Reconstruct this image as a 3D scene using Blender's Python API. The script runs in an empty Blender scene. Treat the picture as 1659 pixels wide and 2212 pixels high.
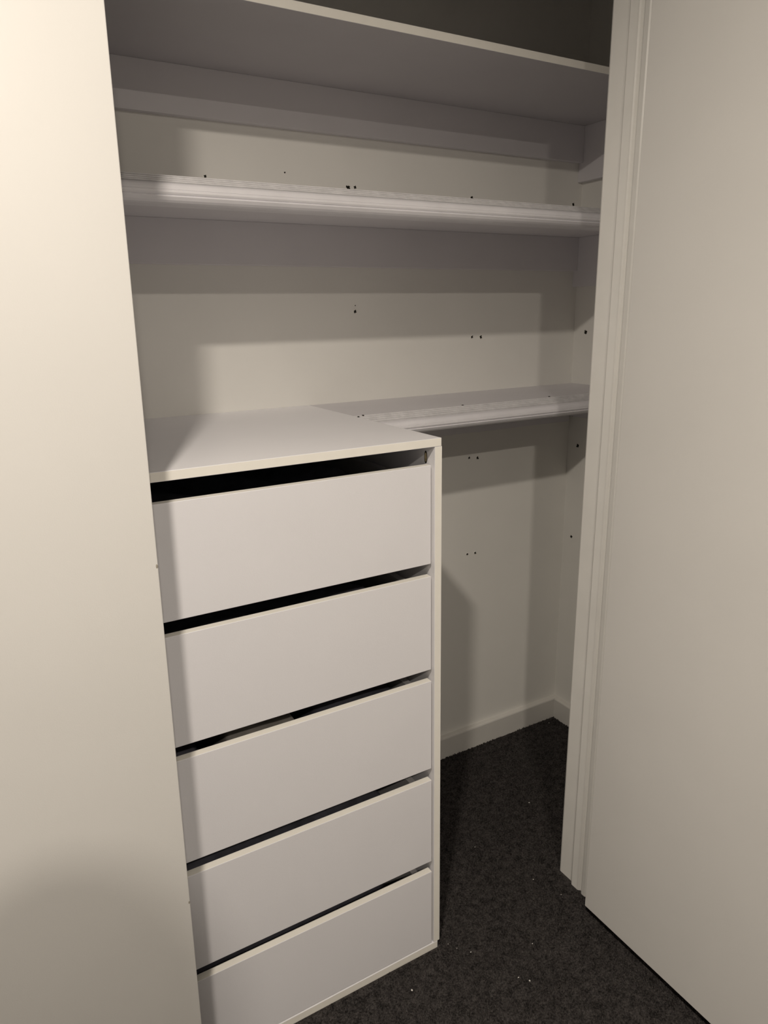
import bpy, bmesh, math, random
import numpy as np
from mathutils import Vector, Matrix

random.seed(7)
rng = np.random.default_rng(11)
scene = bpy.context.scene
COL = scene.collection

# ------------------------------------------------------------------ camera
F_PX, W_PX = 1521.9, 1659.0
CAM = Vector((-0.75229, -1.093265, 1.439552))
RIGHT = Vector((0.866014, -0.499724, -0.01721))
UP = Vector((0.150367, 0.227449, 0.96211))
FWD = Vector((0.476875, 0.835789, -0.272116))
cd = bpy.data.cameras.new('camera')
cd.sensor_fit = 'HORIZONTAL'
cd.sensor_width = 36.0
cd.lens = F_PX / W_PX * 36.0
cd.clip_start = 0.01
cam = bpy.data.objects.new('camera', cd)
COL.objects.link(cam)
m3 = Matrix((RIGHT, UP, -FWD)).transposed()
cam.matrix_world = Matrix.Translation(CAM) @ m3.to_4x4()
scene.camera = cam

# ------------------------------------------------------------------ world, exposure
LAMP_STRENGTH = 1600.0
DIFF_R, DIFF_D = 0.040, 0.003
LAMP_COLOUR = (1.0, 0.90, 0.775)
world = bpy.data.worlds.new('world')
world.use_nodes = True
world.node_tree.nodes['Background'].inputs[0].default_value = (0.012, 0.011, 0.010, 1)
world.node_tree.nodes['Background'].inputs[1].default_value = 1.0
scene.world = world
vs = scene.view_settings
vs.view_transform = 'Standard'
vs.look = 'None'
vs.exposure = 0.0
vs.gamma = 1.0
vs.use_curve_mapping = False
scene.cycles.max_bounces = 8
scene.cycles.diffuse_bounces = 6
scene.cycles.use_denoising = True
scene.cycles.use_light_tree = False

# ------------------------------------------------------------------ dimensions (metres)
Y_BACK, X_RIGHT, X_LEFT = 0.612, 0.930, -1.46      # closet walls
Y_FR_IN, Y_FR_OUT = 0.030, -0.100                  # the wall the opening is cut in
X_JAMB = 0.405
Z_HEAD = 2.085
Z_CEIL = 2.345
Z_FLOOR = -0.004
H_CAB = 1.21
T = 0.016

# ------------------------------------------------------------------ materials
def mat(name, colour, rough=0.5, spec=0.5, noise=0.02, nscale=9.0, bump=0.0, bscale=300.0, var=None):
    m = bpy.data.materials.new(name)
    m.use_nodes = True
    nt = m.node_tree
    b = nt.nodes['Principled BSDF']
    b.inputs['Roughness'].default_value = rough
    b.inputs['Specular IOR Level'].default_value = spec
    tc = nt.nodes.new('ShaderNodeTexCoord')
    n = nt.nodes.new('ShaderNodeTexNoise')
    n.inputs['Scale'].default_value = nscale
    n.inputs['Detail'].default_value = 2.0
    nt.links.new(tc.outputs['Object'], n.inputs['Vector'])
    r = nt.nodes.new('ShaderNodeValToRGB')
    c2 = var if var else tuple(max(0.0, c * (1 - 2 * noise)) for c in colour)
    r.color_ramp.elements[0].position = 0.3
    r.color_ramp.elements[1].position = 0.7
    r.color_ramp.elements[0].color = (*c2, 1)
    r.color_ramp.elements[1].color = (*colour, 1)
    nt.links.new(n.outputs['Fac'], r.inputs['Fac'])
    nt.links.new(r.outputs['Color'], b.inputs['Base Color'])
    if bump > 0:
        n2 = nt.nodes.new('ShaderNodeTexNoise')
        n2.inputs['Scale'].default_value = bscale
        n2.inputs['Detail'].default_value = 1.0
        nt.links.new(tc.outputs['Object'], n2.inputs['Vector'])
        bp = nt.nodes.new('ShaderNodeBump')
        bp.inputs['Strength'].default_value = bump
        bp.inputs['Distance'].default_value = 0.001
        nt.links.new(n2.outputs['Fac'], bp.inputs['Height'])
        nt.links.new(bp.outputs['Normal'], b.inputs['Normal'])
    return m

M_WALL = mat("wall_paint", (0.81, 0.80, 0.77), 0.85, 0.2, 0.015, 5.0, 0.12, 260.0)
M_ROOM = mat('room_paint', (0.77, 0.755, 0.73), 0.85, 0.2, 0.015, 5.0, 0.1, 260.0)
M_CEIL = mat('ceiling_paint', (0.84, 0.83, 0.81), 0.9, 0.2, 0.01, 4.0)
M_DOOR = mat("door_paint", (0.725, 0.715, 0.695), 0.45, 0.35, 0.012, 6.0, 0.06, 500.0)
M_TRIM = mat("trim_gloss", (0.87, 0.86, 0.83), 0.38, 0.4, 0.02, 14.0, 0.08, 160.0)
M_SKIRT = mat('skirting_paint', (0.70, 0.685, 0.655), 0.5, 0.3, 0.02, 14.0)
M_MEL = mat('white_melamine', (0.83, 0.825, 0.86), 0.42, 0.4, 0.01, 7.0, 0.10, 620.0)
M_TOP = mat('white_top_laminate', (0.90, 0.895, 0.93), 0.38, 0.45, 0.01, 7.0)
M_EDGE = mat('cream_edge_tape', (0.92, 0.895, 0.835), 0.4, 0.4, 0.015, 30.0)
M_SHELF = mat('white_shelf_board', (0.72, 0.705, 0.735), 0.5, 0.35, 0.015, 8.0)
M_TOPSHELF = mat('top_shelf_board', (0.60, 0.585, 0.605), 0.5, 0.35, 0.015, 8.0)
M_MOULD = mat('moulding_gloss', (0.80, 0.79, 0.83), 0.33, 0.5, 0.03, 20.0)
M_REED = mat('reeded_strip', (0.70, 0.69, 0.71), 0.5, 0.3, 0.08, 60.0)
M_BOX = mat('drawer_box_board', (0.55, 0.54, 0.55), 0.6, 0.3)
M_BLACK = mat('black_cloth', (0.085, 0.085, 0.105), 0.95, 0.1, 0.2, 30.0, 0.4, 200.0)
M_GREY = mat('grey_cloth', (0.30, 0.28, 0.26), 0.95, 0.1, 0.1, 30.0, 0.4, 200.0)
M_CHIPPED = mat('chip_shade', (0.36, 0.33, 0.28), 0.9, 0.1)
M_HOLE = mat('hole_dark', (0.02, 0.018, 0.015), 0.9, 0.1)
M_CHIP = mat('raw_chipboard', (0.50, 0.41, 0.25), 0.9, 0.1, 0.2, 300.0)
M_TORN = mat('torn_paint', (0.80, 0.78, 0.74), 0.9, 0.1)
M_LINT = mat('lint', (0.75, 0.73, 0.70), 0.9, 0.1)
M_BRASS = mat('lamp_holder_plastic', (0.75, 0.74, 0.72), 0.4, 0.5)
M_SKIN = mat('skin', (0.55, 0.36, 0.27), 0.55, 0.4, 0.04, 20.0)
M_SHIRT = mat('dark_shirt', (0.05, 0.055, 0.07), 0.9, 0.1, 0.1, 20.0, 0.3, 300.0)
M_JEANS = mat('dark_trousers', (0.03, 0.035, 0.05), 0.9, 0.1, 0.1, 20.0, 0.3, 300.0)
M_HAIR = mat('brown_hair', (0.06, 0.04, 0.03), 0.6, 0.3, 0.2, 40.0)
M_SHOE = mat('shoe', (0.04, 0.04, 0.04), 0.6, 0.3)
M_PHONE = mat('phone_shell', (0.03, 0.03, 0.035), 0.3, 0.5)
M_EYE = mat('eye_white', (0.8, 0.8, 0.78), 0.2, 0.5)

def carpet_mat():
    m = bpy.data.materials.new('charcoal_carpet')
    m.use_nodes = True
    nt = m.node_tree
    b = nt.nodes['Principled BSDF']
    b.inputs['Roughness'].default_value = 1.0
    b.inputs['Specular IOR Level'].default_value = 0.05
    g = nt.nodes.new('ShaderNodeNewGeometry')
    n = nt.nodes.new('ShaderNodeTexNoise')
    n.inputs['Scale'].default_value = 55.0
    n.inputs['Detail'].default_value = 3.0
    n.inputs['Roughness'].default_value = 0.7
    nt.links.new(g.outputs['Position'], n.inputs['Vector'])
    n2 = nt.nodes.new('ShaderNodeTexNoise')
    n2.inputs['Scale'].default_value = 230.0
    n2.inputs['Detail'].default_value = 2.0
    nt.links.new(g.outputs['Position'], n2.inputs['Vector'])
    mx = nt.nodes.new('ShaderNodeMath')
    mx.operation = 'MULTIPLY_ADD'
    mx.inputs[1].default_value = 0.55
    nt.links.new(n2.outputs['Fac'], mx.inputs[0])
    sc_ = nt.nodes.new('ShaderNodeMath')
    sc_.operation = 'MULTIPLY'
    sc_.inputs[1].default_value = 0.45
    nt.links.new(n.outputs['Fac'], sc_.inputs[0])
    nt.links.new(sc_.outputs[0], mx.inputs[2])
    r = nt.nodes.new('ShaderNodeValToRGB')
    r.color_ramp.elements[0].position = 0.38
    r.color_ramp.elements[1].position = 0.64
    r.color_ramp.elements[0].color = (0.018, 0.0165, 0.0162, 1)
    r.color_ramp.elements[1].color = (0.080, 0.073, 0.071, 1)
    nt.links.new(mx.outputs[0], r.inputs['Fac'])
    nt.links.new(r.outputs['Color'], b.inputs['Base Color'])
    return m
M_CARPET = carpet_mat()

def bulb_mat():
    m = bpy.data.materials.new('glowing_diffuser')
    m.use_nodes = True
    nt = m.node_tree
    b = nt.nodes['Principled BSDF']
    b.inputs['Base Color'].default_value = (0.9, 0.9, 0.88, 1)
    b.inputs['Emission Color'].default_value = (*LAMP_COLOUR, 1)
    b.inputs['Emission Strength'].default_value = LAMP_STRENGTH
    return m
M_BULB = bulb_mat()

# ------------------------------------------------------------------ helpers
def link(name, me, parent=None):
    o = bpy.data.objects.new(name, me)
    COL.objects.link(o)
    if parent is not None:
        o.parent = parent
    return o

def from_bm(name, bm, mats, parent=None, smooth=False):
    bmesh.ops.recalc_face_normals(bm, faces=bm.faces)
    me = bpy.data.meshes.new(name)
    bm.to_mesh(me)
    bm.free()
    for m in (mats if isinstance(mats, (list, tuple)) else [mats]):
        me.materials.append(m)
    if smooth:
        for p in me.polygons:
            p.use_smooth = True
    return link(name, me, parent)

def box(name, x0, x1, y0, y1, z0, z1, mats, parent=None, bevel=0.0, edge_faces=None):
    """one board; edge_faces: set of face directions ('-y', '+z', ...) that get the second material"""
    bm = bmesh.new()
    bmesh.ops.create_cube(bm, size=1.0)
    for v in bm.verts:
        v.co = Vector(((x0 + x1) / 2 + v.co.x * (x1 - x0), (y0 + y1) / 2 + v.co.y * (y1 - y0), (z0 + z1) / 2 + v.co.z * (z1 - z0)))
    bm.normal_update()
    if edge_faces:
        for f in bm.faces:
            n = f.normal
            ax = max(range(3), key=lambda i: abs(n[i]))
            d = ('-' if n[ax] < 0 else '+') + 'xyz'[ax]
            f.material_index = 1 if d in edge_faces else 0
    if bevel > 0:
        bmesh.ops.bevel(bm, geom=list(bm.edges), offset=bevel, segments=2, affect='EDGES', profile=0.5)
    return from_bm(name, bm, mats, parent)

def prism(name, pts, axis, a0, a1, mats, parent=None, smooth=False):
    """extrude a 2-D outline along axis 'x' (pts are y,z) or 'z' (pts are x,y)"""
    bm = bmesh.new()
    def v3(p, a):
        return (a, p[0], p[1]) if axis == 'x' else (p[0], p[1], a)
    lo = [bm.verts.new(v3(p, a0)) for p in pts]
    hi = [bm.verts.new(v3(p, a1)) for p in pts]
    n = len(pts)
    for i in range(n):
        bm.faces.new((lo[i], lo[(i + 1) % n], hi[(i + 1) % n], hi[i]))
    bm.faces.new(lo)
    bm.faces.new(hi)
    return from_bm(name, bm, mats, parent, smooth)

def empty(name, loc=(0, 0, 0)):
    o = bpy.data.objects.new(name, None)
    COL.objects.link(o)
    o.location = loc
    o.empty_display_size = 0.05
    return o

def tag(o, label=None, cat=None, group=None, kind=None):
    if label: o['label'] = label
    if cat: o['category'] = cat
    if group: o['group'] = group
    if kind: o['kind'] = kind
    return o

def struct(o, label=None):
    o['kind'] = 'structure'
    if label: o['label'] = label
    return o

# ------------------------------------------------------------------ room shell
RX0, RX1, RY0 = -2.7, 2.1, -3.6
floor = struct(box('floor', RX0, RX1, RY0, Y_BACK + 0.1, -0.06, Z_FLOOR, M_CARPET), 'charcoal cut-pile carpet floor')
struct(box('ceiling', RX0, RX1, RY0, Y_BACK + 0.1, Z_CEIL, Z_CEIL + 0.06, M_CEIL), 'white ceiling out of view')
wall_back = struct(box('wall_back', X_LEFT - 0.1, X_RIGHT + 0.1, Y_BACK, Y_BACK + 0.1, -0.06, Z_CEIL, M_WALL), 'off-white painted back wall of the closet with screw holes')
wall_right = struct(box('wall_right', X_RIGHT, X_RIGHT + 0.1, Y_FR_IN, Y_BACK, -0.06, Z_CEIL, M_WALL), 'off-white painted right end wall of the closet')
struct(box('wall_left', X_LEFT - 0.1, X_LEFT, Y_FR_IN, Y_BACK, -0.06, Z_CEIL, M_WALL), 'left end wall of the closet hidden by the door')
struct(box('wall_front_right', 0.45, RX1, Y_FR_OUT, Y_FR_IN, -0.06, Z_CEIL, M_ROOM), 'wall beside the closet opening behind the open door')
struct(box('wall_front_left', RX0, -1.46, Y_FR_OUT, Y_FR_IN, -0.06, Z_CEIL, M_ROOM), 'wall left of the closet opening')
struct(box('wall_front_top', -1.46, 0.45, Y_FR_OUT, Y_FR_IN, Z_HEAD, Z_CEIL, M_ROOM), 'wall above the closet opening')
struct(box('wall_room_left', RX0 - 0.1, RX0, RY0, Y_FR_OUT, -0.06, Z_CEIL, M_ROOM), 'left wall of the bedroom')
struct(box('wall_room_right', RX1, RX1 + 0.1, RY0, Y_FR_OUT, -0.06, Z_CEIL, M_ROOM), 'right wall of the bedroom')
struct(box('wall_room_rear', RX0, RX1, RY0 - 0.1, RY0, -0.06, Z_CEIL, M_ROOM), 'rear wall of the bedroom')

# skirting boards with a pencil-round top
SK, ST = 0.0735, 0.018
def skirt(name, a0, a1, along_x):
    if along_x:
        pts = [(Y_BACK, Z_FLOOR), (Y_BACK - ST, Z_FLOOR), (Y_BACK - ST, SK - 0.005), (Y_BACK - ST + 0.0015, SK - 0.0015),
               (Y_BACK - ST + 0.005, SK), (Y_BACK, SK + 0.001)]
        return struct(prism(name, pts, 'x', a0, a1, M_SKIRT))
    bm = bmesh.new()
    pts = [(X_RIGHT, Z_FLOOR), (X_RIGHT - ST, Z_FLOOR), (X_RIGHT - ST, SK - 0.005), (X_RIGHT - ST + 0.0015, SK - 0.0015),
           (X_RIGHT - ST + 0.005, SK), (X_RIGHT, SK + 0.001)]
    lo = [bm.verts.new((x, a0, z)) for x, z in pts]
    hi = [bm.verts.new((x, a1, z)) for x, z in pts]
    for i in range(len(pts)):
        j = (i + 1) % len(pts)
        bm.faces.new((lo[i], lo[j], hi[j], hi[i]))
    bm.faces.new(lo); bm.faces.new(hi)
    return struct(from_bm(name, bm, M_SKIRT))
tag(skirt('baseboard_back', X_LEFT, X_RIGHT, True), 'white baseboard along the closet back wall')
tag(skirt('baseboard_right', Y_FR_IN, Y_BACK - ST - 0.0004, False), 'white baseboard along the closet right wall')

# right jamb of the opening: lining, stop, groove
JAMB = [(0.45, 0.034), (0.419, 0.034), (0.412, 0.031), (0.410, 0.027), (0.410, -0.014), (0.404, -0.019), (0.402, -0.022), (0.402, -0.043),
        (0.404, -0.046), (0.4075, -0.048), (0.4075, -0.053), (0.403, -0.055), (0.401, -0.058), (0.401, -0.068), (0.405, -0.073),
        (0.409, -0.075), (0.409, -0.112), (0.45, -0.112)]
jamb = struct(prism('trim_1', JAMB, 'z', Z_FLOOR, Z_HEAD, M_TRIM), 'white painted door jamb with stepped stop on the right of the opening')
struct(box('trim_2', -1.46, 0.45, Y_FR_OUT - 0.012, Y_FR_IN + 0.004, Z_HEAD, Z_HEAD + 0.02, M_TRIM), 'head of the closet door frame')

# doors
def door_left():
    y0, y1, z0, z1, w = -0.132, -0.097, 0.012, 2.072, 0.85
    k = 0.01434
    xe = lambda z: -0.5667 + k * (z - 1.187)
    bm = bmesh.new()
    vs_ = []
    for z in (z0, z1):
        for x in (xe(z) - w, xe(z)):
            for y in (y0, y1):
                vs_.append(bm.verts.new((x, y, z)))
    q = [(0, 1, 3, 2), (4, 5, 7, 6), (0, 1, 5, 4), (2, 3, 7, 6), (0, 2, 6, 4), (1, 3, 7, 5)]
    for f in q:
        bm.faces.new([vs_[i] for i in f])
    bmesh.ops.recalc_face_normals(bm, faces=bm.faces)
    bmesh.ops.bevel(bm, geom=list(bm.edges), offset=0.0012, segments=2, affect='EDGES', profile=0.5)
    d = struct(from_bm('door_1', bm, M_DOOR), 'plain white flush door closed across the left of the closet')
    for z, r in ((1.105, 0.0035), (0.532, 0.003)):            # chips in the door edge, their notch shade put in as dark colour
        b2 = bmesh.new()
        bmesh.ops.create_icosphere(b2, subdivisions=2, radius=1.0)
        for v in b2.verts:
            v.co = Vector((xe(z) - r * 0.55 + v.co.x * r * 0.6, y0 + 0.0012 + v.co.y * 0.0016, z + v.co.z * r * 1.5))
        from_bm('edge_chip', b2, M_CHIPPED, d)
    return d
door_left()
door_r = struct(box('door_2', 0.3526, 0.3876, -0.935, -0.1148, 0.0327, 2.072, M_DOOR, bevel=0.0012), 'plain white flush door standing open at the right of the closet')
for z in (0.30, 1.02, 1.80):       # butt hinges in the crack between door and jamb
    bm = bmesh.new()
    bmesh.ops.create_cone(bm, cap_ends=True, segments=12, radius1=0.004, radius2=0.004, depth=0.09)
    for v in bm.verts:
        v.co += Vector((0.3945, -0.1165, z))
    from_bm('hinge', bm, M_BOX, door_r)

# ------------------------------------------------------------------ screw holes left in the walls
def screw_hole(parent, wall, a, z, r=0.0042, torn=True):
    """a ragged little crater: torn paint rim around a dark hole (rim proud of the wall, hole inside it)"""
    bm = bmesh.new()
    n = 12
    rr = [r * random.uniform(0.8, 1.25) for _ in range(n)]
    def P(rad, i, d):
        t = 2 * math.pi * i / n
        if wall == 'back':
            return (a + rad * math.cos(t), Y_BACK - d, z + rad * math.sin(t))
        return (X_RIGHT - d, a + rad * math.cos(t), z + rad * math.sin(t))
    k = 1.6 if torn else 1.25
    outer = [bm.verts.new(P(rr[i] * k, i, 0.0001)) for i in range(n)]
    rim = [bm.verts.new(P(rr[i] * 1.15, i, 0.0012 if torn else 0.0005)) for i in range(n)]
    inner = [bm.verts.new(P(rr[i] * 0.8, i, 0.0003)) for i in range(n)]
    for i in range(n):
        j = (i + 1) % n
        bm.faces.new((outer[i], outer[j], rim[j], rim[i]))
        f = bm.faces.new((rim[i], rim[j], inner[j], inner[i]))
        f.material_index = 1 if i % 3 else 0
    f = bm.faces.new(inner)
    f.material_index = 1
    return from_bm('screw_hole', bm, [M_TORN if torn else M_WALL, M_HOLE], parent)
for a, z, r, t in ((-0.229, 1.743, .0032, False), (0.134, 1.7425, .0052, False), (0.1537, 1.7445, .0036, False), (0.518, 1.741, .0042, False),
                   (0.8978, 1.7445, .0042, False), (-0.035, 1.765, .0018, False), (0.1446, 1.459, .0014, False), (0.144, 1.444, .0036, True),
                   (0.5258, 1.367, .0036, True), (0.5578, 1.366, .0038, True), (0.5227, 1.009, .0036, True), (0.5544, 1.0055, .004, True),
                   (0.5214, 0.6985, .0036, True), (0.5525, 0.6965, .0034, True)):
    screw_hole(wall_back, 'back', a, z, r, t)
for a, z, r in ((0.562, 1.3695, .0055), (0.5995, 1.106, .0035), (0.5673, 1.0094, .0052), (0.5727, 0.696, .0045)):
    screw_hole(wall_right, 'right', a, z, r, False)

# ------------------------------------------------------------------ shelves
BT = 0.018
def top_shelf():
    t = empty('closet_shelf', (0.1, 0.42, 1.956))
    tag(t, 'flat white top shelf with square front edge, above the moulded shelf', 'shelf', 'wall shelves in the closet')
    def ch(o):
        o.matrix_parent_inverse = Matrix.Translation(-t.location); return o
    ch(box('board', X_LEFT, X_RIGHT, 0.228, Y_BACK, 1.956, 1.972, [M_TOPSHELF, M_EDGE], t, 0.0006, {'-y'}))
    ch(box('batten', X_LEFT, X_RIGHT - BT, Y_BACK - BT, Y_BACK, 1.858, 1.956, M_SHELF, t, 0.001))
    ch(box('batten', X_RIGHT - BT, X_RIGHT, 0.26, Y_BACK, 1.806, 1.956, M_SHELF, t, 0.001))
    return t
top_shelf()

PROFILE = [(0, 0), (-.0040, 0), (-.0048, -.0016), (-.0090, -.0036), (-.0096, -.0054), (-.0140, -.0074), (-.0146, -.0092), (-.0195, -.0110), (-.0201, -.0128),
           (-.0250, -.0142), (-.0285, -.0156), (-.0330, -.0166), (-.0375, -.0186), (-.0405, -.0214), (-.0425, -.0250), (-.0436, -.0283), (-.0430, -.0290), (-.0442, -.0300),
           (-.0445, -.0330), (-.0432, -.0356), (-.0412, -.0374), (-.0430, -.0384), (-.0430, -.0395), (-.0395, -.0445), (-.0355, -.0478), (-.0300, -.0497), (-.0240, -.0503),
           (0, -.0503)]
def moulded_shelf(x0, x1, ys, ztop, zunder, label, side_bottom):
    t = empty('closet_shelf', ((x0 + x1) / 2, 0.45, ztop))
    tag(t, label, 'shelf', 'wall shelves in the closet')
    def ch(o):
        o.matrix_parent_inverse = Matrix.Translation(-t.location); return o
    ch(box('board', x0, x1, ys + 0.0003, Y_BACK, zunder, ztop - 0.0004, M_SHELF, t, 0.0005))
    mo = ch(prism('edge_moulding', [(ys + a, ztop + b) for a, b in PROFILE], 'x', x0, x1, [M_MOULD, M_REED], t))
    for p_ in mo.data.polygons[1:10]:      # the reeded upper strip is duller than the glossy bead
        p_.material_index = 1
    ch(box('batten', x0, x1 - BT, Y_BACK - BT, Y_BACK, zunder - 0.097, zunder, M_SHELF, t, 0.001))
    ch(box('batten', x1 - BT, x1, ys + 0.06, Y_BACK, side_bottom, zunder, M_SHELF, t, 0.001))
    return t, mo
moulded_shelf(X_LEFT, X_RIGHT, 0.228, 1.6715, 1.650, 'long white shelf with moulded front edge, between the top shelf and the drawers', 1.507)
sh3, mo3 = moulded_shelf(0.0018, X_RIGHT, 0.360, H_CAB, 1.186, 'short white shelf with moulded front edge, right of the drawer cabinet', 1.106)
for x, y, r in ((0.0045, 0.3445, .0030), (0.0235, 0.3575, .0034), (0.3159, 0.3655, .0034), (0.613, 0.3715, .0034)):   # nail heads along the moulding joint
    bm = bmesh.new()
    bmesh.ops.create_icosphere(bm, subdivisions=2, radius=r)
    for v in bm.verts:
        v.co = Vector((x + v.co.x, y + v.co.y, H_CAB - 0.0003 + v.co.z * 0.45))
    o = from_bm('nail_head', bm, M_HOLE, sh3)
    o.matrix_parent_inverse = Matrix.Translation(-sh3.location)

# ------------------------------------------------------------------ drawer cabinet
cab = empty('drawer_cabinet', (-0.45, 0.3, Z_FLOOR))
tag(cab, 'white melamine cabinet with five handleless drawers standing on the carpet', 'cabinet')
def ch(o, par=cab):
    o.matrix_parent_inverse = Matrix.Translation(-cab.location)
    return o
CX0 = -0.90
ch(box('top_panel', CX0, 0.0, 0.0, Y_BACK - 0.0005, H_CAB - T, H_CAB, [M_TOP, M_EDGE], cab, 0.0007, {'-y', '+x'}))
side_r = ch(box('side_panel', -T + 0.0012, 0.0016, 0.0005, 0.592, 0.016, H_CAB - T - 0.0003, [M_MEL, M_EDGE], cab, 0.0006, {'-y'}))
ch(box('side_panel', CX0, CX0 + T, 0.0005, 0.592, 0.016, H_CAB - T - 0.0003, [M_MEL, M_EDGE], cab, 0.0006, {'-y'}))
ch(box('bottom_panel', CX0, -0.0035, 0.0005, 0.592, Z_FLOOR, 0.0155, [M_MEL, M_EDGE], cab, 0.0012, {'-y'}))
ch(box('back_panel', CX0 + T, -T + 0.001, 0.576, 0.592, 0.016, H_CAB - T - 0.0003, M_MEL, cab))
# round fixing bore in the side panel with raw chipboard showing
bm = bmesh.new()
N = 20
c0 = Vector((-T + 0.0012, 0.0318, 1.1690))
R0 = 0.0128
ring = [[], [], []]
for k, (rad, d) in enumerate(((R0, 0.0002), (R0 * 0.80, 0.0006), (R0 * 0.72, 0.0004))):
    for i in range(N):
        a = 2 * math.pi * i / N
        ring[k].append(bm.verts.new((c0.x - d, c0.y + 0.42 * rad * math.cos(a), c0.z + rad * math.sin(a))))
for k in range(2):
    for i in range(N):
        j = (i + 1) % N
        f = bm.faces.new((ring[k][i], ring[k][j], ring[k + 1][j], ring[k + 1][i]))
        f.material_index = 0
f = bm.faces.new(ring[2]); f.material_index = 1
ch(from_bm('fixing_bore', bm, [M_HOLE, M_CHIP], cab))

DZ = [(1.1578, 0.9579), (0.9317, 0.7255), (0.6994, 0.4883), (0.4598, 0.2471), (0.2196, 0.0172)]
YD = [0.0068, 0.0058, 0.0044, 0.0028, 0.0016]
DXR, DXL = -0.0195, CX0 + 0.0195
for (zt, zb), yd in zip(DZ, YD):
    d = ch(box('drawer', DXL, DXR, yd, yd + T, zb, zt, [M_MEL, M_EDGE], cab, 0.0008, {'+z', '-z', '+x', '-x'}))
    # drawer box behind the front: two sides, back and bottom as one tray
    bm = bmesh.new()
    def bx(x0, x1, y0, y1, z0, z1):
        g = bmesh.ops.create_cube(bm, size=1.0)
        for v in g['verts']:
            v.co = Vector(((x0 + x1) / 2 + v.co.x * (x1 - x0), (y0 + y1) / 2 + v.co.y * (y1 - y0), (z0 + z1) / 2 + v.co.z * (z1 - z0)))
    zs1, zs0 = zt - 0.030, zb + 0.020
    bx(DXR - 0.0255, DXR - 0.0105, yd + T, 0.50, zs0, zs1)
    bx(DXL + 0.0105, DXL + 0.0255, yd + T, 0.50, zs0, zs1)
    bx(DXL + 0.0255, DXR - 0.0255, 0.485, 0.50, zs0, zs1)
    bx(DXL + 0.0255, DXR - 0.0255, yd + T, 0.485, zs0, zs0 + 0.006)
    b = from_bm('drawer_box', bm, M_BOX, d)

# folded clothes that fill the drawers, glimpsed through the gaps
def clothes(name, x0, x1, y0, y1, z0, z1, m, label, seed, amp):
    r = random.Random(seed)
    nx, ny = 48, 28
    ph = [(r.uniform(4, 16), r.uniform(4, 18), r.uniform(0, 6), r.uniform(0.3, 1.0)) for _ in range(7)]
    bm = bmesh.new()
    top, bot = [], []
    for j in range(ny + 1):
        for i in range(nx + 1):
            u, v = i / nx, j / ny
            x, y = x0 + u * (x1 - x0), y0 + v * (y1 - y0)
            e = min(1.0, min(u, 1 - u) * 9, min(v, 1 - v) * 9)
            e = math.sin(e * math.pi / 2)
            h = sum(w * math.sin(fx * x * 2 + fy * y * 2 + p) for fx, fy, p, w in ph) / 4
            top.append(bm.verts.new((x, y, z0 + 0.01 + (z1 - z0 - 0.01) * e * (1 - amp + amp * (0.5 + 0.5 * max(-1, min(1, h)))))))
            bot.append(bm.verts.new((x, y, z0)))
    w = nx + 1
    for j in range(ny):
        for i in range(nx):
            a, b_, c, d_ = j * w + i, j * w + i + 1, (j + 1) * w + i + 1, (j + 1) * w + i
            bm.faces.new((top[a], top[b_], top[c], top[d_]))
            bm.faces.new((bot[d_], bot[c], bot[b_], bot[a]))
    for i in range(nx):
        bm.faces.new((top[i], bot[i], bot[i + 1], top[i + 1]))
        k = ny * w + i
        bm.faces.new((top[k + 1], bot[k + 1], bot[k], top[k]))
    for j in range(ny):
        a, b_ = j * w, (j + 1) * w
        bm.faces.new((top[b_], bot[b_], bot[a], top[a]))
        a, b_ = j * w + nx, (j + 1) * w + nx
        bm.faces.new((top[a], bot[a], bot[b_], top[b_]))
    o = from_bm(name, bm, m, None, True)
    tag(o, label, 'clothing', 'clothes in the drawers')
words = ['top', 'second', 'third', 'fourth', 'bottom']
for i, ((zt, zb), yd) in enumerate(zip(DZ, YD)):
    z0 = zb + 0.0265
    if i == 2:
        clothes('folded_clothes', -0.845, -0.46, yd + T + 0.002, 0.48, z0, zt - 0.010, M_BLACK, 'black clothes at the left inside the third drawer', 31, 0.25)
        clothes('folded_clothes', -0.455, -0.285, yd + T + 0.002, 0.48, z0, zt - 0.003, M_GREY, 'grey garment showing through the gap above the third drawer', 32, 0.2)
        clothes('folded_clothes', -0.28, -0.050, yd + T + 0.002, 0.48, z0, zt - 0.010, M_BLACK, 'black clothes at the right inside the third drawer', 33, 0.25)
    else:
        clothes('folded_clothes', -0.845, -0.050, yd + T + 0.002, 0.48, z0, zt - (0.006 if i == 0 else 0.010), M_BLACK,
                'black clothes filling the %s drawer' % words[i], 40 + i, 0.35)

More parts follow.
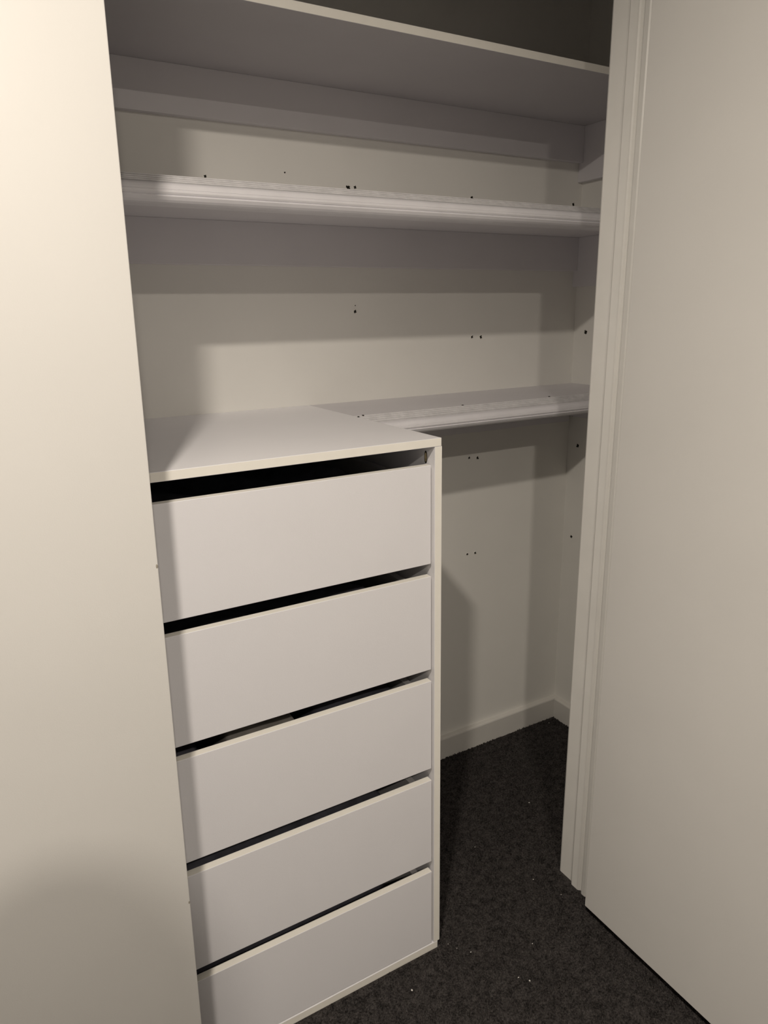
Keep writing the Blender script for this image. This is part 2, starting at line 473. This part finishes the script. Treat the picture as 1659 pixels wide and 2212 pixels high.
# ------------------------------------------------------------------ carpet pile
def pile():
    regions = [(-0.55, 0.93, -0.75, Y_BACK - ST, 0.0042)]
    vs_, fs_ = [], []
    for x0, x1, y0, y1, st in regions:
        nx, ny = int((x1 - x0) / st), int((y1 - y0) / st)
        gx, gy = np.meshgrid(np.arange(nx), np.arange(ny))
        px = x0 + (gx.ravel() + rng.uniform(0, 1, nx * ny)) * st
        py = y0 + (gy.ravel() + rng.uniform(0, 1, nx * ny)) * st
        keep = ~((px < 0.003) & (py > -0.0035))                     # not under the cabinet
        keep &= ~((px > 0.397) & (py < 0.036) & (py > -0.115))       # not inside the jamb and wall
        keep &= (px < X_RIGHT - ST - 0.001) | (py < 0)
        px, py = px[keep], py[keep]
        n = len(px)
        h = rng.uniform(0.0015, 0.0065, n)
        h *= 0.8 + 0.25 * np.sin(px * 41 + 2 * np.sin(py * 29)) * np.sin(py * 37 + 1.3)
        r = rng.uniform(0.0016, 0.0030, n)
        a = rng.uniform(0, 2 * np.pi, n)
        lean = rng.normal(0, 0.0018, (n, 2))
        V = np.empty((n, 7, 3))
        for k in range(3):
            ang = a + k * 2 * np.pi / 3
            V[:, k, 0] = px + r * np.cos(ang); V[:, k, 1] = py + r * np.sin(ang); V[:, k, 2] = Z_FLOOR - 0.0005
            V[:, 3 + k, 0] = px + lean[:, 0] * 0.6 + r * 0.8 * np.cos(ang + 0.5); V[:, 3 + k, 1] = py + lean[:, 1] * 0.6 + r * 0.8 * np.sin(ang + 0.5)
            V[:, 3 + k, 2] = Z_FLOOR + h * 0.65
        V[:, 6, 0] = px + lean[:, 0]; V[:, 6, 1] = py + lean[:, 1]; V[:, 6, 2] = Z_FLOOR + h
        base = (np.arange(n) * 7)[:, None, None]
        T_ = np.array([[0, 1, 4], [0, 4, 3], [1, 2, 5], [1, 5, 4], [2, 0, 3], [2, 3, 5], [3, 4, 6], [4, 5, 6], [5, 3, 6]])[None]
        fs_.append((base + T_).reshape(-1, 3) + sum(len(v) for v in vs_))
        vs_.append(V.reshape(-1, 3))
    V = np.concatenate(vs_); Fc = np.concatenate(fs_)
    me = bpy.data.meshes.new('carpet_pile')
    me.vertices.add(len(V)); me.vertices.foreach_set('co', V.ravel().astype(np.float32))
    me.loops.add(Fc.size); me.loops.foreach_set('vertex_index', Fc.ravel().astype(np.int32))
    me.polygons.add(len(Fc)); me.polygons.foreach_set('loop_start', np.arange(0, Fc.size, 3, dtype=np.int32))
    me.update(calc_edges=True)
    me.validate()
    me.materials.append(M_CARPET)
    o = link('carpet_pile', me)
    tag(o, 'short charcoal carpet pile on the closet floor', 'carpet', kind='stuff')
pile()

for x, y, s_ in ((0.5158, 0.2726, 1.6), (0.2636, 0.2092, 1.0), (0.3238, 0.0369, 1.2), (0.3504, -0.0378, 0.9), (0.0193, -0.010, 0.8), (0.19, -0.1111, 1.0),
                 (0.1043, -0.1621, 1.3), (0.1203, -0.1809, 1.6), (-0.117, -0.066, 1.8), (0.865, 0.565, 1.4), (0.052, -0.055, 1.2), (0.03, -0.03, 0.8)):
    bm = bmesh.new()
    bmesh.ops.create_icosphere(bm, subdivisions=1, radius=0.0008 * s_)
    an = random.uniform(0, 3.1)
    for v in bm.verts:
        c = v.co.copy()
        v.co = Vector((x + c.x * (1 + abs(math.cos(an))), y + c.y * (1 + abs(math.sin(an))), 0.0022 + c.z * 0.7))
    from_bm('lint_speck', bm, M_LINT, floor)

# ------------------------------------------------------------------ ceiling lamps (two small round downlights)
def lamp(x, y, z, label):
    t = empty('ceiling_lamp', (x, y, Z_CEIL))
    tag(t, label, 'lamp', 'downlights on the bedroom ceiling')
    def lathe(name, prof, m):
        bm = bmesh.new()
        n = 20
        rows = []
        for r, zz in prof:
            if r < 1e-5:
                rows.append([bm.verts.new((0, 0, zz))])
            else:
                rows.append([bm.verts.new((r * math.cos(2 * math.pi * i / n), r * math.sin(2 * math.pi * i / n), zz)) for i in range(n)])
        for a, b in zip(rows, rows[1:]):
            for i in range(n):
                j = (i + 1) % n
                if len(a) == 1:
                    bm.faces.new((a[0], b[i], b[j]))
                elif len(b) == 1:
                    bm.faces.new((a[i], a[j], b[0]))
                else:
                    bm.faces.new((a[i], a[j], b[j], b[i]))
        return from_bm(name, bm, m, t, True)
    lathe('trim_ring', [(0, 0), (0.054, 0), (0.054, -0.004), (0.047, -0.006), (0.0445, -0.004), (0, -0.004)], M_BRASS)
    R_ = DIFF_R
    lathe('diffuser', [(R_, -0.0045)] + [(R_ * math.cos(t * math.pi / 16), -0.0045 - DIFF_D * math.sin(t * math.pi / 16)) for t in range(1, 8)] + [(0, -0.0045 - DIFF_D)], M_BULB)
lamp(-0.904, -0.999, 2.333, 'lit round downlight on the ceiling in front of the closed left door')
lamp(-0.928, -2.047, 2.338, 'lit round downlight on the ceiling farther back in the bedroom')

# ------------------------------------------------------------------ the photographer, whose shadow falls on the left door
def person():
    bx_, by_ = -0.868, -1.40
    J = {}
    def j(n, x, y, z, r):
        J[n] = ((bx_ + x, by_ + y, z), r)
    j('pelvis', 0, 0, 0.92, (0.15, 0.11))
    j('waist', 0, 0.01, 1.06, (0.135, 0.10))
    j('chest', 0, 0.02, 1.24, (0.155, 0.115))
    j('upper', 0, 0.02, 1.37, (0.13, 0.09))
    j('neck', 0, 0.03, 1.44, (0.055, 0.055))
    j('throat', 0, 0.045, 1.49, (0.055, 0.06))
    j('head', 0, 0.065, 1.578, (0.072, 0.09))
    j('crown', 0, 0.06, 1.642, (0.066, 0.08))
    E = [('pelvis', 'waist'), ('waist', 'chest'), ('chest', 'upper'), ('upper', 'neck'), ('neck', 'throat'), ('throat', 'head'), ('head', 'crown')]
    hand_r = CAM - FWD * 0.045 + RIGHT * 0.020 - UP * 0.150
    hand_l = CAM - FWD * 0.045 - RIGHT * 0.068 - UP * 0.150
    for s, n, hd in ((1, 'r', hand_r), (-1, 'l', hand_l)):
        j('shoulder' + n, 0.165 * s, 0.02, 1.37, (0.058, 0.06))
        j('elbow' + n, 0.22 * s, 0.08, 1.10, (0.043, 0.043))
        el = Vector(J['elbow' + n][0])
        J['fore' + n] = (tuple(el.lerp(hd, 0.5)), (0.037, 0.037))
        J['wrist' + n] = (tuple(el.lerp(hd, 0.85)), (0.026, 0.026))
        J['palm' + n] = (tuple(hd), (0.024, 0.030))
        E += [('upper', 'shoulder' + n), ('shoulder' + n, 'elbow' + n), ('elbow' + n, 'fore' + n), ('fore' + n, 'wrist' + n), ('wrist' + n, 'palm' + n)]
        for k in range(4):                       # fingers curl behind the phone, thumb on the screen side
            b0 = hd + UP * (0.028 - 0.018 * k) - RIGHT * (0.012 * s)
            b1 = b0 - RIGHT * (0.028 * s) + FWD * 0.012
            J['f%d%s' % (k, n)] = (tuple(b0), (0.009, 0.009))
            J['g%d%s' % (k, n)] = (tuple(b1), (0.008, 0.008))
            E += [('palm' + n, 'f%d%s' % (k, n)), ('f%d%s' % (k, n), 'g%d%s' % (k, n))]
        t0 = hd + UP * 0.03 - FWD * 0.022 - RIGHT * (0.010 * s)
        J['t' + n] = (tuple(t0), (0.010, 0.010))
        E += [('palm' + n, 't' + n)]
        j('hip' + n, 0.085 * s, 0.0, 0.86, (0.095, 0.095))
        j('knee' + n, 0.10 * s, 0.02, 0.48, (0.058, 0.058))
        j('calf' + n, 0.105 * s, 0.0, 0.32, (0.055, 0.055))
        j('ankle' + n, 0.11 * s, -0.02, 0.085, (0.037, 0.037))
        j('ball' + n, 0.12 * s, 0.09, 0.038, (0.042, 0.034))
        j('toe' + n, 0.125 * s, 0.16, 0.034, (0.036, 0.028))
        E += [('pelvis', 'hip' + n), ('hip' + n, 'knee' + n), ('knee' + n, 'calf' + n), ('calf' + n, 'ankle' + n), ('ankle' + n, 'ball' + n), ('ball' + n, 'toe' + n)]
    names = list(J)
    me = bpy.data.meshes.new('person')
    me.from_pydata([J[n][0] for n in names], [(names.index(a), names.index(b)) for a, b in E], [])
    o = link('person', me)
    mod = o.modifiers.new('skin', 'SKIN')
    mod.use_smooth_shade = True
    for i, n in enumerate(names):
        sv = me.skin_vertices[0].data[i]
        sv.radius = J[n][1]
        sv.use_root = (n == 'pelvis')
    sub = o.modifiers.new('sub', 'SUBSURF')
    sub.levels = sub.render_levels = 2
    dg = bpy.context.evaluated_depsgraph_get()
    new = bpy.data.meshes.new_from_object(o.evaluated_get(dg))
    o.modifiers.clear()
    o.data = new
    new.materials.clear()
    for m in (M_SHIRT, M_JEANS, M_SKIN, M_SHOE):
        new.materials.append(m)
    zmin = min(v.co.z for v in new.vertices)
    for v in new.vertices:
        v.co.z += (Z_FLOOR + 0.0005) - zmin if v.co.z < 0.3 else 0.0
    wr = [Vector(J['wristr'][0]), Vector(J['wristl'][0])]
    for p in new.polygons:
        c = p.center
        i = 0
        if c.z < 0.075: i = 3
        elif c.z < 0.93 and c.y < by_ + 0.16: i = 1
        elif c.z > 1.455 and c.y < by_ + 0.2: i = 2
        elif c.y > by_ + 0.13 and min((c - w).length for w in wr) < 0.11 and c.y > min(w.y for w in wr) - 0.06: i = 2
        p.material_index = i
        p.use_smooth = True
    tag(o, 'person in a dark shirt and trousers holding up a phone behind the viewpoint', 'person')
    # hair cap, ears, eyes, nose
    hc = Vector((bx_, by_ + 0.055, 1.620))
    bm = bmesh.new()
    bmesh.ops.create_uvsphere(bm, u_segments=24, v_segments=16, radius=1.0)
    for v in bm.verts:
        c = v.co.copy()
        v.co = hc + Vector((c.x * 0.084, c.y * 0.100 - 0.008, c.z * 0.090))
    kill = [v for v in bm.verts if v.co.z < hc.z - 0.055 or (v.co.y > hc.y + 0.045 and v.co.z < hc.z + 0.03)]
    bmesh.ops.delete(bm, geom=kill, context='VERTS')
    h = from_bm('hair', bm, M_HAIR, o, True)
    sol = h.modifiers.new('thick', 'SOLIDIFY'); sol.thickness = 0.006
    for s in (-1, 1):
        for nm, off, rad, m in (('eye', (0.031 * s, 0.082, -0.035), (0.012, 0.008, 0.008), M_EYE), ('ear', (0.078 * s, 0.005, -0.05), (0.010, 0.018, 0.028), M_SKIN)):
            b2 = bmesh.new()
            bmesh.ops.create_icosphere(b2, subdivisions=2, radius=1.0)
            for v in b2.verts:
                v.co = hc + Vector(off) + Vector((v.co.x * rad[0], v.co.y * rad[1], v.co.z * rad[2]))
            from_bm(nm, b2, m, o, True)
    for nm, off, rad in (('nose', (0, 0.092, -0.062), (0.013, 0.018, 0.022)), ('mouth', (0, 0.078, -0.098), (0.022, 0.008, 0.006))):
        b2 = bmesh.new()
        bmesh.ops.create_icosphere(b2, subdivisions=2, radius=1.0)
        for v in b2.verts:
            v.co = hc + Vector(off) + Vector((v.co.x * rad[0], v.co.y * rad[1], v.co.z * rad[2]))
        from_bm(nm, b2, M_SKIN, o, True)
person()
# the unseen phone in those hands, lowered below the viewpoint to drop its shadow
bm = bmesh.new()
bmesh.ops.create_cube(bm, size=1.0)
pc = CAM - FWD * 0.012 - UP * 0.104 - RIGHT * 0.024
for v in bm.verts:
    v.co = pc + RIGHT * (v.co.x * 0.075) + UP * (v.co.y * 0.155) + FWD * (v.co.z * 0.008)
bmesh.ops.bevel(bm, geom=list(bm.edges), offset=0.003, segments=2, affect='EDGES')
tag(from_bm('phone', bm, M_PHONE), 'dark phone held upright in the hands behind the viewpoint', 'phone')
